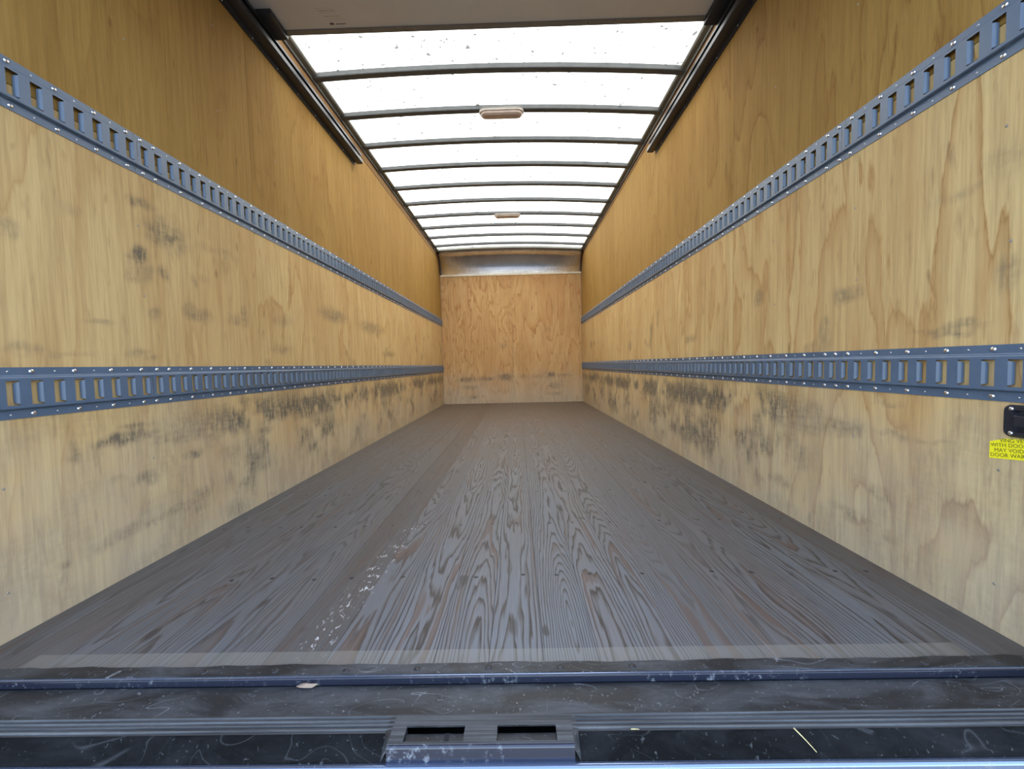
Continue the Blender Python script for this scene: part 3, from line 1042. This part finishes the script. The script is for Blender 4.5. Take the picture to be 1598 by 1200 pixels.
# nosing: small rounded bead beside the strip
strip_x('nosing_bead', [(0.8075, -0.02), (0.8075, 0.0022), (0.8046, 0.0023), (0.8024, 0.0016)], M['edge_highlight'])
strip_x('nosing_face', [(0.8024, 0.0016)] + arc(0.8008, 0.0000, 0.0016, 60, 180, 5) + [(0.7992, -0.0125)], M['edge'])
PZ = -0.0112
strip_x('sill_plate', [(0.7965, PZ - 0.001), (0.790, PZ), (0.7245, PZ)], M['sill'])
# rubbed grooves
gp = [(0.7245, PZ)]
for k in range(4):
    yk = 0.7235 - 0.0088 * k
    gp += [(yk, PZ + 0.0012), (yk - 0.0026, PZ + 0.0016), (yk - 0.0042, PZ - 0.0012), (yk - 0.0066, PZ - 0.0012)]
gp.append((0.6875, PZ))
HOLES = [(-0.1345, -0.0305), (0.0275, 0.1315)]
CX0, CX1 = -0.160, 0.160
strip_x('grooved_tread', gp, M['groove'], -XE, CX0)
strip_x('grooved_tread', gp, M['groove'], CX1, XE)
# dark apron falling to the bumper edge
ap = [(0.6875, PZ), (0.6845, PZ - 0.0015), (0.6570, -0.0335), (0.6545, -0.0350)]
strip_x('apron', ap, M['apron'], -XE, CX0)
strip_x('apron', ap, M['apron'], CX1, XE)
strip_x('bumper_edge', [(0.6560, -0.0346)] + arc(0.6500, -0.0395, 0.0065, 60, 170, 8) + [(0.6425, -0.09)], M['edge_highlight'], smooth=True)
strip_x('inner_closing_plate', [(0.80, -0.09), (0.642, -0.09)], M['void'])
strip_x('inner_back_plate', [(0.806, -0.012), (0.806, -0.09)], M['void'])

# latch plate in the middle: flat pressing with two rectangular slots and a worn front lip
YT, YF = 0.7245, 0.6655       # rear and front limits of the pressing
HY0, HY1 = 0.6700, 0.7005     # slot limits
lv, lf = [], []
lx = [CX0, HOLES[0][0], HOLES[0][1], HOLES[1][0], HOLES[1][1], CX1]
ly = [YT, HY1, HY0, YF]
for a in lx:
    for b in ly:
        lv.append((a, b, PZ + 0.0008))
for i in range(5):
    for j in range(3):
        if j == 1 and i in (1, 3):
            continue
        a = i * 4 + j
        lf.append((a, a + 1, a + 5, a + 4))
plate = local(mesh_obj('latch_plate', lv, lf, M['groove']), sill)
for (a, b) in HOLES:
    zt, zl = PZ + 0.0008, -0.0200
    # slot walls and the shallow ledge on its near side
    wv_ = [(a, HY1, zt), (b, HY1, zt), (b, HY1, zt - 0.003), (a, HY1, zt - 0.003),
           (a, HY0, zt), (b, HY0, zt), (b, HY0, zl), (a, HY0, zl),
           (a, 0.6945, zl), (b, 0.6945, zl), (a, 0.6945, -0.06), (b, 0.6945, -0.06)]
    wf_ = [(0, 1, 2, 3), (4, 7, 6, 5), (7, 8, 9, 6), (8, 10, 11, 9)]
    local(mesh_obj('slot_ledge', wv_, wf_, M['sill']), sill)
    sv = [(a, HY0, zt), (a, HY1, zt), (a, HY1, -0.03), (a, HY0, -0.03), (b, HY0, zt), (b, HY1, zt), (b, HY1, -0.03), (b, HY0, -0.03)]
    local(mesh_obj('slot_side', sv, [(0, 1, 2, 3), (4, 7, 6, 5)], M['void']), sill)
local(box_obj('slot_pin', -0.066, -0.058, 0.6800, 0.6950, -0.0205, -0.0190, M['void']), sill)
# rounded shoulders at both ends of the pressing and its front lip
for sx in (-1, 1):
    xo, xi = sx * 0.160, sx * 0.170
    sv = [(xo, YT, PZ + 0.0008), (xo, YF, PZ + 0.0008), (xo, YF - 0.006, PZ - 0.006), (xi, YF - 0.010, -0.0345), (xi, 0.6875, PZ), (xi, YT, PZ + 0.0004)]
    local(mesh_obj('pressing_shoulder', sv, [(0, 1, 2, 3, 4, 5)], M['sill']), sill)
lip = [(YF, PZ + 0.0008)] + arc(YF - 0.0005, PZ - 0.0050, 0.0056, 80, 175, 6) + [(0.6585, -0.020), (0.6560, -0.0350)]
strip_x('front_lip', lip, M['edge'], CX0, CX1, True)

# ------------------------------------------------------------------ dome lights on two bows
for i, lab in ((1, 'long oval dome light on the second roof bow from the raised door'), (6, 'small far oval dome light near the front end of the roof')):
    yb = 2.592 + 0.4035 * i + 0.024
    xc = 0.006 if i == 1 else 0.0
    zt = roof_z(xc, -0.020)
    root = tag(empty('dome_light', (xc, yb, zt)), lab, 'light', 'roof dome lights')

    def stadium(hl, hw, z, n=10):
        pts = []
        for s in (1, -1):
            for q in range(n + 1):
                an = -math.pi / 2 + math.pi * q / n if s > 0 else math.pi / 2 + math.pi * q / n
                pts.append((s * (hl - hw) + hw * math.cos(an), hw * math.sin(an), z))
        return pts

    def lathe(name, levels, mat):
        vs, fs = [], []
        n = None
        for hl, hw, z in levels:
            ring = stadium(hl, hw, z)
            n = len(ring)
            vs += ring
        for q in range(len(levels) - 1):
            for p in range(n):
                fs.append((q * n + p, q * n + (p + 1) % n, (q + 1) * n + (p + 1) % n, (q + 1) * n + p))
        fs.append(tuple(range(n)))
        fs.append(tuple(reversed(range((len(levels) - 1) * n, len(levels) * n))))
        o = mesh_obj(name, vs, [tuple(reversed(f)) for f in fs], mat, root)
        for p in o.data.polygons:
            p.use_smooth = len(p.vertices) == 4
        return o
    lathe('lamp_base', [(0.160, 0.052, 0.0), (0.160, 0.052, -0.014), (0.157, 0.049, -0.018)], M['lens_base'])
    lathe('lens', [(0.150, 0.043, -0.0175), (0.149, 0.042, -0.028), (0.143, 0.036, -0.036), (0.130, 0.022, -0.039)], M['lens'])

# ------------------------------------------------------------------ pull handle and warning sticker on the right wall
hand = tag(empty('pull_handle', (W, 0.84, 0.486)), 'black plastic recessed pull handle at the rear of the right wall', 'handle')


def rrect(y0, y1, z0, z1, r, n=6):
    pts = []
    for cy_, cz_, a0 in ((y1 - r, z1 - r, 0), (y0 + r, z1 - r, 90), (y0 + r, z0 + r, 180), (y1 - r, z0 + r, 270)):
        for q in range(n + 1):
            an = math.radians(a0 + 90 * q / n)
            pts.append((cy_ + r * math.cos(an), cz_ + r * math.sin(an)))
    return pts


def rings_obj(name, rings, mat, parent, cap_last=True):
    vs, fs = [], []
    n = len(rings[0][0])
    for pts, d in rings:
        vs += [(W - d, y, z) for y, z in pts]
    for q in range(len(rings) - 1):
        for p in range(n):
            fs.append((q * n + p, q * n + (p + 1) % n, (q + 1) * n + (p + 1) % n, (q + 1) * n + p))
    if cap_last:
        fs.append(tuple(range((len(rings) - 1) * n, len(rings) * n)))
    o = mesh_obj(name, vs, fs, mat)
    bm = bmesh.new()
    bm.from_mesh(o.data)
    bmesh.ops.recalc_face_normals(bm, faces=bm.faces)
    bm.to_mesh(o.data)
    bm.free()
    return local(o, parent)


hy0, hy1, hz0, hz1 = 0.765, 0.9135, 0.4505, 0.5205
rings_obj('housing', [(rrect(hy0, hy1, hz0, hz1, 0.014), 0.0), (rrect(hy0, hy1, hz0, hz1, 0.014), 0.005), (rrect(hy0 + .003, hy1 - .003, hz0 + .003, hz1 - .003, 0.012), 0.0085),
                     (rrect(hy0 + .026, hy1 - .019, hz0 + .011, hz1 - .011, 0.008), 0.0085), (rrect(hy0 + .029, hy1 - .022, hz0 + .014, hz1 - .014, 0.007), 0.0012)], M['plastic'], hand)
bm = bmesh.new()
add_box(bm, W - 0.020, W - 0.009, 0.80, 0.886, 0.474, 0.500, 0.004)
local(bm_obj('grip', bm, M['plastic']), hand)
for yv in (hy1 - 0.0165, hy0 + 0.0165):
    for zv in (hz0 + 0.0085, hz1 - 0.0085):
        local(share('handle_screw', SCREW, (W - 0.0083, yv, zv), None, ROT_R, (0.75, 0.75, 0.8)), hand)

stick = tag(empty('warning_sticker', (W, 0.89, 0.42)), 'yellow warning sticker with black capitals under the black handle', 'sticker')
sp = [(0.942, 0.3945), (0.8265, 0.4085), (0.8265, 0.4545), (0.914, 0.4435), (0.942, 0.4325)]
d0, d1 = 0.0003, 0.0009
sv = [(W - d0, y, z) for y, z in sp] + [(W - d1, y, z) for y, z in sp]
n = len(sp)
local(mesh_obj('vinyl', sv, [tuple(range(n)), tuple(range(2 * n - 1, n - 1, -1))] + [(i, (i + 1) % n, n + (i + 1) % n, n + i) for i in range(n)], M['yellow']), stick)


def text_mesh(body, size):
    cu = bpy.data.curves.new('lettering', 'FONT')
    cu.body = body
    cu.size = size
    cu.align_x = 'LEFT'
    cu.offset = 0.0
    cu.resolution_u = 3
    tmp = bpy.data.objects.new('tmp_text', cu)
    COL.objects.link(tmp)
    bpy.context.view_layer.update()
    dg = bpy.context.evaluated_depsgraph_get()
    me = bpy.data.meshes.new_from_object(tmp.evaluated_get(dg))
    bpy.data.objects.remove(tmp)
    bpy.data.curves.remove(cu)
    me.materials.clear()
    me.materials.append(M['letter'])
    return me


slope = (0.4085 - 0.3945) / (0.942 - 0.8265)
for body, ystart, zline in (('VING VEHICLE', 0.9225, 0.4342), ('WITH DOOR OPEN', 0.9395, 0.4215), ('MAY VOID', 0.9320, 0.4110), ('DOOR WARRANTY', 0.9395, 0.3990)):
    me = text_mesh(body, 0.0118)
    o = bpy.data.objects.new('lettering', me)
    COL.objects.link(o)
    # text x runs towards the rear (-y), text y up, facing into the box (-x)
    R3 = Matrix(((0, 0, -1), (-1, 0, 0), (0, 1, 0)))
    tilt = Matrix.Rotation(math.atan(slope), 3, 'Z')
    o.matrix_world = Matrix.Translation((W - 0.00115, ystart, zline)) @ (R3 @ tilt).to_4x4() @ Matrix.Diagonal((0.98, 1, 1, 1))
    wm = o.matrix_world.copy()
    o.parent = stick
    o.matrix_parent_inverse = Matrix.Translation(-stick.location)

# ------------------------------------------------------------------ litter on the sill
lr = random.Random(5)
pts_top = [(-0.384, 0.790), (-0.376, 0.797), (-0.366, 0.7985), (-0.358, 0.793), (-0.350, 0.797), (-0.342, 0.794), (-0.352, 0.789), (-0.366, 0.787), (-0.376, 0.786)]
lvv = [(x, y, PZ + 0.004 + 0.004 * lr.random()) for x, y in pts_top] + [(-0.364, 0.792, PZ + 0.010)]
lvb = [(x, y, z - 0.0012) for x, y, z in lvv]
nL = len(pts_top)
lff = [(i, (i + 1) % nL, nL) for i in range(nL)] + [((i + 1) % nL + nL + 1, i + nL + 1, 2 * nL + 1) for i in range(nL)] + [(i, i + nL + 1, (i + 1) % nL + nL + 1, (i + 1) % nL) for i in range(nL)]
lo = mesh_obj('dry_leaf', [(a + 0.364, b - 0.792, c - PZ - 0.003) for a, b, c in lvv + lvb], lff, M['leaf'])
lo.location = (-0.364, 0.792, PZ + 0.002)
tag(lo, 'crumpled pale dry leaf scrap lying against the bead of the black sill', 'leaf')


def straw(a, b, rad, lab):
    a, b = Vector(a), Vector(b)
    d = (b - a)
    q = d.to_track_quat('Z', 'Y').to_matrix().to_4x4()
    bm = bmesh.new()
    L = d.length
    prev = None
    for k in range(6):
        t = k / 5
        r_ = rad * (1 - 0.55 * t)
        bend = 0.06 * L * math.sin(math.pi * t)
        ring = [bm.verts.new(q @ Vector((r_ * math.cos(m * math.pi / 3) + bend * 0.4, r_ * math.sin(m * math.pi / 3), L * t))) for m in range(6)]
        if prev:
            for m in range(6):
                bm.faces.new((prev[m], prev[(m + 1) % 6], ring[(m + 1) % 6], ring[m]))
        else:
            bm.faces.new(ring[::-1])
        prev = ring
    bm.faces.new(prev)
    o = bm_obj('straw', bm, M['straw'], None, True)
    o.location = a
    return tag(o, lab, 'straw', 'straws on the sill')


straw((0.544, 0.688, PZ + 0.0012), (0.564, 0.6600, -0.0270), 0.0011, 'longer pale straw lying down the dark apron right of the latch slots')
straw((0.2625, 0.6890, PZ + 0.0012), (0.2745, 0.6815, -0.0035), 0.0010, 'short pale straw bit on the groove edge just right of the latch slots')

# ------------------------------------------------------------------ ground outside behind the truck
g = mesh_obj('ground', [(-40, -60, -1.05), (40, -60, -1.05), (40, 40, -1.05), (-40, 40, -1.05)], [(0, 1, 2, 3)], M['asphalt'])
struct(g)
